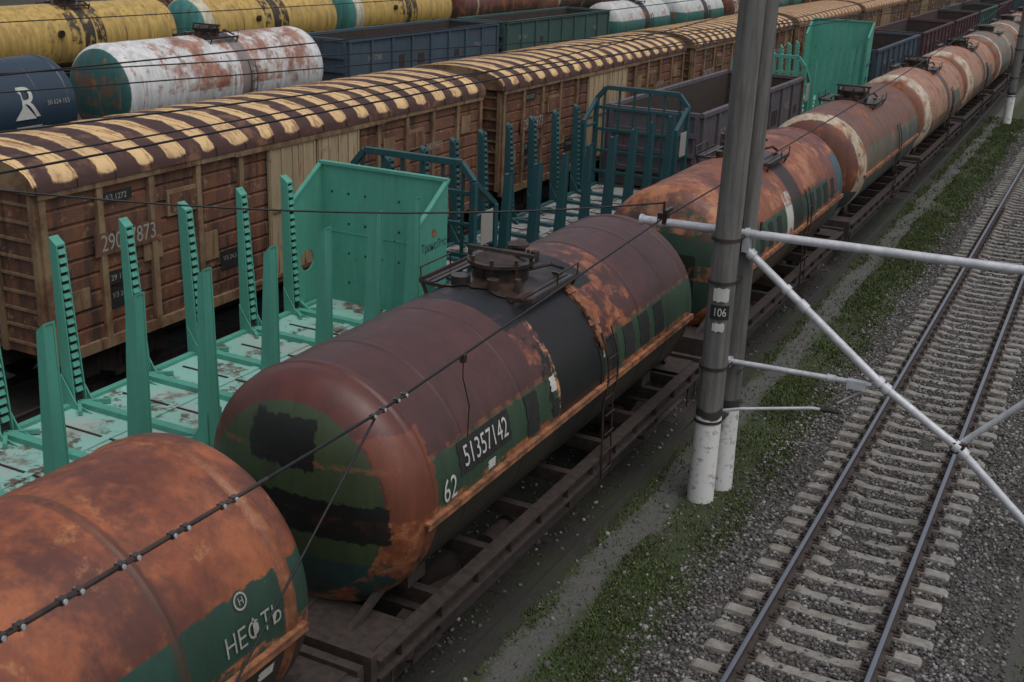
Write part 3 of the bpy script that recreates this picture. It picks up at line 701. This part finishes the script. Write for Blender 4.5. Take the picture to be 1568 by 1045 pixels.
TR=[-2.26,-7.6,-12.6,-17.6,-22.3,-27.1,RX,-39,RY,-53.5,-60.5]
RP=[(-.075,-.18),(.075,-.18),(.075,-.165),(.012,-.145),(.010,-.045),(.036,-.035),(.036,-.006),(-.036,-.006),(-.036,-.035),(-.010,-.045),(-.012,-.145),(-.075,-.165)]
def track(x,y0,y1,sp,full):
    mb=MB()
    for sx in (-1,1):
        mb.prism([(sx*.796+a,b) for a,b in RP],y0,y1,m_railside)
        mb.prism([(sx*.796+a,b) for a,b in [(-.033,-.006),(.033,-.006),(.030,-.001),(.02,.002),(-.02,.002),(-.030,-.001)]],y0,y1,m_railtop if full else m_railside)
    y=y0+.3
    while y<y1:
        if full:
            jx=random.uniform(-.05,.05); jr=random.uniform(-.025,.025); dz=random.uniform(-.014,.006)
            prof=[(-1.35,-.36,-.22,.14,.09),(-1.30,-.36,-.187,.14,.098),(-.55,-.36,-.192,.14,.098),(-.4,-.36,-.225,.13,.085),(.4,-.36,-.225,.13,.085),(.55,-.36,-.192,.14,.098),(1.30,-.36,-.187,.14,.098),(1.35,-.36,-.22,.14,.09)]
            vs=[]
            for (px,zb,zt,wb,wt) in prof:
                yy=y+px*jr; zt+=dz*(1 if abs(px)>1 else .3)
                vs+=[(px+jx,yy-wb,zb),(px+jx,yy+wb,zb),(px+jx,yy+wt,zt),(px+jx,yy-wt,zt)]
            fs=[(0,3,2,1),(28,29,30,31)]
            for k in range(7):
                a=4*k;b=a+4
                for q in range(4): fs.append((a+q,a+(q+1)%4,b+(q+1)%4,b+q))
            mb.add(vs,fs,m_sleep)
            if y<45:
                for sx in (-1,1):
                    mb.box((sx*.796,y,-.178),(.34,.17,.018),m_railside)
                    for q in (-.125,.125):
                        mb.cyl((sx*.796+q,y,-.17),(sx*.796+q,y,-.09),.022,.02,m_railside,6)
                        mb.box((sx*.796+q*.8,y,-.145),(.09,.07,.025),m_railside)
        else:
            mb.box((0,y,-.27),(2.5+random.uniform(-.1,.1),.24,.09),m_sleepdark)
        y+=sp
    return mb.obj('railway_track',(x,0,0))
track(-2.26,4,190,.505,True)
for x in TR[1:4]: track(x,-8,230,.55,False)
for x in TR[4:]: track(x,10,240,.8,False)
def hgt(x,y): return .022*mnoise.noise(Vector((x*2.2,y*2.2,0)))+.012*mnoise.noise(Vector((x*9,y*9,3)))
def bal_z(dx):
    a=abs(dx)
    if a<1.6: return -.235
    if a<2.1: return -.235-(a-1.6)/.5*.09
    return -.33
b=MB(); nx=30; ys=np.arange(5,70,.16); vs=[];fs=[]
for yy in ys:
    for i in range(nx+1):
        dx=-2.2+4.4*i/nx; e=.12*mnoise.noise(Vector((0,yy*.8,dx>0)))
        vs.append((dx+ (e if abs(dx)>1.9 else 0),float(yy),bal_z(dx)+hgt(dx,yy)))
for j in range(len(ys)-1):
    for i in range(nx): q=j*(nx+1)+i; fs.append((q,q+1,q+nx+2,q+nx+1))
b.add(vs,fs,m_ballast,True)
b.add([(-2.2,69.9,-.33),(-1.6,69.9,-.235),(1.6,69.9,-.235),(2.2,69.9,-.33),(-2.2,200,-.33),(-1.6,200,-.235),(1.6,200,-.235),(2.2,200,-.33)],[(0,1,5,4),(1,2,6,5),(2,3,7,6)],m_ballast)
b.obj('track_ballast',(-2.26,0,0))
b=MB(); nx=22; ys=np.arange(2,46,.2); vs=[];fs=[]
for yy in ys:
    for i in range(nx+1):
        dx=-1.75+3.5*i/nx; base=-.225 if abs(dx)<1.35 else -.225-(abs(dx)-1.35)/.4*.12
        vs.append((dx,float(yy),base+1.3*hgt(dx+9,yy)))
for j in range(len(ys)-1):
    for i in range(nx): q=j*(nx+1)+i; fs.append((q,q+1,q+nx+2,q+nx+1))
b.add(vs,fs,m_oily,True); b.obj('track_ballast',(-7.6,0,0))
for x in TR[1:]:
    y0=46 if x==-7.6 else -10
    b=MB(); b.add([(-1.7,y0,-.31),(-1.3,y0,-.230),(1.3,y0,-.230),(1.7,y0,-.31),(-1.7,240,-.31),(-1.3,240,-.230),(1.3,240,-.230),(1.7,240,-.31)],[(0,1,5,4),(1,2,6,5),(2,3,7,6)],m_oily); b.obj('track_ballast',(x,0,0))

def ico():
    t=(1+5**.5)/2
    v=np.array([(-1,t,0),(1,t,0),(-1,-t,0),(1,-t,0),(0,-1,t),(0,1,t),(0,-1,-t),(0,1,-t),(t,0,-1),(t,0,1),(-t,0,-1),(-t,0,1)],float)/1.9
    f=np.array([(0,11,5),(0,5,1),(0,1,7),(0,7,10),(0,10,11),(1,5,9),(5,11,4),(11,10,2),(10,7,6),(7,1,8),(3,9,4),(3,4,2),(3,2,6),(3,6,8),(3,8,9),(4,9,5),(2,4,11),(6,2,10),(8,6,7),(9,8,1)])
    return v,f
def rawmesh(name,V,F,mat):
    me=bpy.data.meshes.new(name); n=len(V); k=len(F); c=F.shape[1]
    me.vertices.add(n); me.vertices.foreach_set('co',V.astype(np.float32).ravel())
    me.loops.add(k*c); me.loops.foreach_set('vertex_index',F.astype(np.int32).ravel())
    me.polygons.add(k); me.polygons.foreach_set('loop_start',np.arange(0,k*c,c,dtype=np.int32))
    me.update(calc_edges=True); me.materials.append(mat)
    o=bpy.data.objects.new(name,me); sc.collection.objects.link(o); return o
def stones(name,P,S):
    v,f=ico(); N=len(P)
    V=np.repeat(v[None],N,0)*(1+np.random.uniform(-.28,.28,(N,12,3)))
    V*=S[:,None,None]*np.random.uniform(.65,1.25,(N,1,3))
    a=np.random.uniform(0,2*np.pi,N); ca,sa=np.cos(a)[:,None],np.sin(a)[:,None]
    x=V[:,:,0]*ca-V[:,:,1]*sa; y=V[:,:,0]*sa+V[:,:,1]*ca; z=V[:,:,2]*.8
    V=np.stack([x,y,z],-1)+P[:,None,:]
    F=(f[None]+np.arange(N)[:,None,None]*12).reshape(-1,3)
    return rawmesh(name,V.reshape(-1,3),F,m_stone)
rs=np.random
def scat(n,y0,y1,pw=1.0):
    y=y0+(y1-y0)*rs.rand(n)**pw; return rs.uniform(-2.35,2.35,n),y
dx1,y1=scat(60000,7,34,1.35); dx2,y2=scat(16000,34,75)
dx=np.r_[dx1,dx2]; yy=np.r_[y1,y2]; s=np.r_[rs.uniform(.017,.040,len(dx1)),rs.uniform(.028,.05,len(dx2))]
ph=((yy-4.3)/.505)%1.0; d=np.minimum(ph,1-ph)*.505
keep=~((np.abs(dx)<1.38)&(d<.12)&(rs.rand(len(dx))>.10))
keep&=~(np.abs(np.abs(dx)-.796)<.085)
keep&=~((np.abs(dx)>1.95)&(rs.rand(len(dx))>.5))
dx,yy,s=dx[keep],yy[keep],s[keep]
zb=np.array([bal_z(a) for a in dx]); P=np.stack([dx-2.26,yy,np.maximum(zb,-.30)+s*.35],-1)
stones('ballast_stones',P,s)
n=9000; x=rs.uniform(-6.6,-4.2,n); y=6+54*rs.rand(n)**1.5; s=rs.uniform(.008,.028,n)*np.where(rs.rand(n)<.03,2.2,1)
k=~((x>-5.9)&(x<-5.3)&(rs.rand(n)>.25)); x,y,s=x[k],y[k],s[k]
x2=rs.uniform(-.2,3,2500); y2=6+50*rs.rand(2500); s2=rs.uniform(.012,.035,2500)
x3=rs.uniform(-12,-6.3,5000); y3=5+30*rs.rand(5000); s3=rs.uniform(.015,.04,5000)
z3=np.where(np.abs(x3+7.6)<1.4,-.225,-.30)
x=np.r_[x,x2,x3];y=np.r_[y,y2,y3];s=np.r_[s,s2,s3]; z=np.r_[np.full(len(x)-len(x3),-.30),z3]
stones('loose_stones',np.stack([x,y,z+s*.3],-1),s)

# grass
m=NB('grass_blades',.8); geo=m.nt.nodes.new('ShaderNodeNewGeometry')
c=m.ramp(geo.outputs['Random Per Island'],[(0,(.022,.040,.010)),(.5,(.050,.085,.017)),(.88,(.092,.135,.028)),(1,(.16,.14,.07))])
c=m.mix(m.math('MULTIPLY',m.step(m.noise(.8,4,.6),.48,.12),.7),c,m.mix(.6,c,(.045,.042,.022)))
m.col(c); m_grass=m.m
def gz(x,y): return mnoise.fractal(Vector((x*.9,y*.55,5)),1.0,2.0,4)
def dens(x,y):
    w=.22*mnoise.noise(Vector((0,y*.5,1)))
    z=0
    if x<-5.88+w: z=.6*min(1,(x+6.7)/.3)
    elif -5.38+w<x<-3.95+.4*mnoise.noise(Vector((3,y*.9,1))): z=1
    elif x>.3+2*w: z=.8
    elif -5.9<x<-5.3: z=.07
    elif -4.2<x<-3.5: z=.12
    if z<=0: return 0
    return z*max(0.12,min(1,(gz(x,y)+.32)*2.6))
pts=[];tries=0
while len(pts)<140000 and tries<600000:
    tries+=1
    x=random.uniform(-6.7,-3.5) if random.random()<.88 else random.uniform(.1,2.6); y=8+62*random.random()**1.7
    if random.random()<dens(x,y): pts.append((x,y))
pts=np.array(pts); N=len(pts); a=rs.uniform(0,2*np.pi,N); h=rs.uniform(.012,.055,N)*(1+pts[:,1]/60); w=rs.uniform(.005,.013,N)*(1+pts[:,1]/22)
lx=rs.normal(0,.03,N); ly=rs.normal(0,.03,N)
V=np.zeros((N,3,3)); V[:,0,0]=pts[:,0]-np.cos(a)*w; V[:,0,1]=pts[:,1]-np.sin(a)*w; V[:,1,0]=pts[:,0]+np.cos(a)*w; V[:,1,1]=pts[:,1]+np.sin(a)*w
V[:,:2,2]=-.305; V[:,2,0]=pts[:,0]+lx; V[:,2,1]=pts[:,1]+ly; V[:,2,2]=-.30+h
rawmesh('grass',V.reshape(-1,3),np.arange(3*N).reshape(-1,3),m_grass)

# ------------------------------------------------------------------ catenary poles
m=NB('pole_concrete',.9); n=m.noise(3,6,.65); dv=m.noise(1,5,.65,m.scale(m.p,(9,9,.5)))
c=m.mix(n,(.105,.10,.095),(.18,.174,.165)); c=m.mix(m.math('MULTIPLY',m.step(dv,.52,.12),.6),c,(.05,.047,.043))
zz=m.math('MULTIPLY_ADD',m.math('SUBTRACT',n,.5),.25,m.z)
wp=m.math('SUBTRACT',1.0,m.step(zz,1.25,.03))
c=m.mix(wp,c,m.mix(m.step(m.noise(7,6,.7),.60,.07),(.66,.65,.63),(.26,.25,.23)))
c=m.mix(m.band(zz,1.24,1.40,.02),c,(.03,.03,.03))
m.col(c); m.bump(n,.4,.015); m_pole=m.m
def pole(y,double=True):
    mb=MB()
    mb.cyl((0,0,-.4),(0.04,0,9.5),.225,.185,m_pole,28)
    if double: mb.cyl((.16,.62,-.4),(.12,.42,9.5),.20,.17,m_pole,28)
    for z in (1.15,2.1,3.55,4.25):
        mb.cyl((0,0,z),(0,0,z+.05),.235,.235,m_under,24)
        mb.box((.08,.3,z+.02),(.3,.4,.04),m_under)
    return mb
mb=pole(0)
vs,fs=text_geo('106',.19)
def onpole(px,pz,r=.228):
    a=-math.pi/2+.28+px/r; return (r*math.cos(a)+.012,r*math.sin(a),pz)
for (z0,z1,w) in [(3.28,3.50,.13),(2.78,2.92,.10)]:
    vv=[]
    for i in range(7):
        p=-w+2*w*i/6; q=.015*math.sin(i*2.3); vv+=[onpole(p,z0+q,.226),onpole(p,z1-q,.226)]
    mb.add(vv,[(2*i,2*i+2,2*i+3,2*i+1) for i in range(6)],m_white)
vv=[]
for i in range(7):
    p=-.16+.32*i/6; vv+=[onpole(p,2.98,.225),onpole(p,3.22,.225)]
mb.add(vv,[(2*i,2*i+2,2*i+3,2*i+1) for i in range(6)],m_blackpatch)
mb.add([onpole(v[0]*.8,3.10+v[1],.232) for v in vs],fs,m_white)
mb.obj('catenary_pole',(-5.09,17.6,0))
for y in (67.8,118.0,168.0): pole(y,False).obj('catenary_pole',(-5.1,y,0))

br=MB(); Z=8.83; yb=17.95
def P(x,z,dy=0): return (x,yb+dy,Z+z)
def collar(p0,p1,t,r,l=.05):
    a=Vector(p0);b_=Vector(p1);d=(b_-a).normalized();c_=a+(b_-a)*t
    br.cyl(c_-d*l,c_+d*l,r,r,m_galv,14)
A0,A1=P(-6.66,-4.555),P(1.2,-4.42)
br.cyl(A0,A1,.070,.070,m_galv,18)
for t in (.002,.045,.19,.23): collar(A0,A1,t,.09,.03)
br.box(P(-4.85,-4.70),(.12,.14,.24),m_galv); br.box(P(-6.28,-4.48),(.16,.14,.18),m_dark)
br.cyl(P(-6.28,-4.42),P(-6.28,-4.2),.02,.02,m_dark,8)
br.box(P(-6.2,-4.34),(.05,.3,.06),m_dark)
br.cyl(P(-4.65,-4.48),P(-4.65,-4.3),.022,.022,m_dark,8); br.cyl(P(-4.95,-4.48),P(-4.95,-4.3),.022,.022,m_dark,8)
D=[P(-4.85,-4.78),P(-2.45,-6.62),P(-1.2,-7.38),P(.6,-8.95)]
br.tube(D,.066,m_galv,18)
for i in range(3):
    collar(D[i],D[i+1],.04,.095,.05); collar(D[i],D[i+1],.97,.095,.05)
collar(D[0],D[1],.3,.09,.04); collar(D[0],D[1],.42,.085,.08)
br.cyl(P(-1.22,-7.36,.08),P(.9,-5.0,.08),.05,.05,m_galv,14)
br.box(P(-1.22,-7.37,.03),(.2,.18,.18),m_dark)
E0,E1=P(-5.13,-6.71),P(-2.62,-6.64); br.cyl(E0,E1,.045,.045,m_galv,14); collar(E0,E1,.02,.07,.04); collar(E0,E1,.75,.062,.06)
br.box(P(-2.85,-6.68),(.3,.12,.14),m_galv); br.box(P(-4.95,-6.7,-.05),(.14,.2,.14),m_galv)
br.tube([P(-5.28,-7.95,-.2),P(-5.3,-7.8,-.25),P(-5.2,-7.60,-.25),P(-4.6,-7.42,-.2),P(-3.5,-7.23),P(-3.07,-7.2)],.027,m_galv,10)
br.cyl(P(-3.35,-7.22),P(-3.05,-7.2),.042,.042,m_dark,8)
br.cyl(P(-3.1,-7.05),P(-2.7,-6.72),.018,.018,m_galv,6)
br.obj('catenary_bracket')

# ------------------------------------------------------------------ wires
def wire(pts,r,m=m_wire,sub=14,sag=0):
    w=MB(); out=[]
    for a,b_ in zip(pts[:-1],pts[1:]):
        for i in range(sub):
            t=i/sub; p=Vector(a).lerp(Vector(b_),t); p.z-=4*sag*t*(1-t); out.append(p)
    out.append(Vector(pts[-1])); w.tube(out,r,m,6); return w
a=(-4.75,1.6,8.83-3.6);b0=(-4.93,3.70,8.83-3.82);b1=(-5.33,8.07,8.83-4.15);b2=(-6.3,17.9,8.83-4.5)
w=wire([a,b0,b1,b2],.014,sub=6)
def clamp(p,d,L=.22):
    p=Vector(p); d=Vector(d).normalized(); sd=d.cross(Vector((0,0,1))).normalized()
    for k in (-1,1):
        q=p+d*(k*L*.36)
        w.cyl(q-sd*.034,q+sd*.034,.017,.017,m_galv,8)
        w.beam(q-d*.03,q+d*.03,.05,.04,m_dark)
    for k in (-1,1): w.cyl(p-d*L*.5+sd*.016*k,p+d*L*.5+sd*.016*k,.010,.010,m_dark,8)
for t in (.02,.14,.27,.40,.54):
    clamp(Vector(b0).lerp(Vector(b1),t*.9),(Vector(b1)-Vector(b0)),.20)
w.cyl(Vector(b0).lerp(Vector(b1),.02),Vector(b0).lerp(Vector(b1),.60),.020,.017,m_dark,8)
clamp(b1,Vector(b2)-Vector(b1),.26); clamp(Vector(b1).lerp(Vector(b2),.045),Vector(b2)-Vector(b1),.22)
w.tube([b1,(-5.39,6.1,8.83-5.8),(-5.4,5.3,1.6)],.012,m_wire,6)
c3=Vector(b1).lerp(Vector(b2),.19); w.tube([c3,c3+Vector((0,0,-.25)),c3+Vector((.03,.1,-.6)),c3+Vector((.02,.1,-.95))],.007,m_wire,6)
w.box(c3+Vector((0,0,-.04)),(.05,.06,.09),m_dark)
w.obj('overhead_cable')
wire([(-6.3,17.95,4.33),(-4.9,67.8,7.0)],.014,sag=.3).obj('overhead_cable')
wire([(-5.3,2,1.4),(-5.3,17.6,1.15),(-5.3,67.8,1.6),(-5.3,118,1.6)],.013,sag=.12).obj('signal_wire')
wire([(-4.75,17.9,1.95),(-4.8,67.8,2.5)],.012,sag=.25).obj('signal_wire')
for (p,q) in [((-14.2,6,5.9),(-5.0,67.8,6.8)),((-24,12,7.4),(-24.5,90,7.6)),((-26,12,6.9),(-20,90,7.7)),((-15,8,5.2),(-11,40,6.6)),((-38,20,7.2),(-38,120,7.8)),
    ((-14.5,9,5.6),(-6.3,17.95,4.6)),((-24.2,12,6.2),(-24.2,90,6.4)),((-36,20,7.0),(-30,110,7.6)),((-20,10,5.9),(-5.1,67.8,6.2)),
    ((-15.2,6,6.4),(-15.0,90,6.9)),((-10.2,4,6.2),(-10.0,90,6.9)),((-42,20,6.6),(-20,60,7.0)),((-19,9,5.7),(-7.0,60,6.3))]:
    wire([p,q],.015,sag=.35).obj('overhead_cable')

# ------------------------------------------------------------------ camera, light
f=1800/1568*36
p=math.radians(19.62); psi=math.radians(26.53); r=.04
hd=Vector((-math.sin(psi),math.cos(psi),0)); R0=Vector((math.cos(psi),math.sin(psi),0))
F=hd*math.cos(p)+Vector((0,0,-math.sin(p))); U0=R0.cross(F)
Rv=R0*math.cos(r)+U0*math.sin(r); Uv=U0*math.cos(r)-R0*math.sin(r)
cam=bpy.data.cameras.new('camera'); co=bpy.data.objects.new('camera',cam); sc.collection.objects.link(co)
mt=Matrix((Rv,Uv,-F)).transposed().to_4x4(); mt.translation=Vector((0,0,8.83)); co.matrix_world=mt
cam.lens=f; cam.sensor_width=36; cam.clip_end=3000; cam.clip_start=.1
cam.dof.use_dof=True; cam.dof.focus_distance=16; cam.dof.aperture_fstop=3.2
sc.camera=co
el=math.radians(66); az=math.radians(110)
W=bpy.data.worlds.new('World'); sc.world=W; W.use_nodes=True; nt=W.node_tree
sky=nt.nodes.new('ShaderNodeTexSky'); sky.sky_type='NISHITA'; sky.sun_disc=False; sky.sun_elevation=el; sky.sun_rotation=az
sky.air_density=1.0; sky.dust_density=4.0
hs=nt.nodes.new('ShaderNodeHueSaturation'); hs.inputs['Saturation'].default_value=.45
nt.links.new(sky.outputs[0],hs.inputs['Color']); nt.links.new(hs.outputs[0],nt.nodes['Background'].inputs[0])
nt.nodes['Background'].inputs[1].default_value=.13
sl=bpy.data.lights.new('sun','SUN'); sl.energy=.75; sl.angle=math.radians(55); sl.color=(1,.985,.96)
so=bpy.data.objects.new('sun',sl); sc.collection.objects.link(so)
dirv=Vector((math.sin(az)*math.cos(el),math.cos(az)*math.cos(el),math.sin(el)))
so.rotation_euler=dirv.to_track_quat('Z','Y').to_euler()
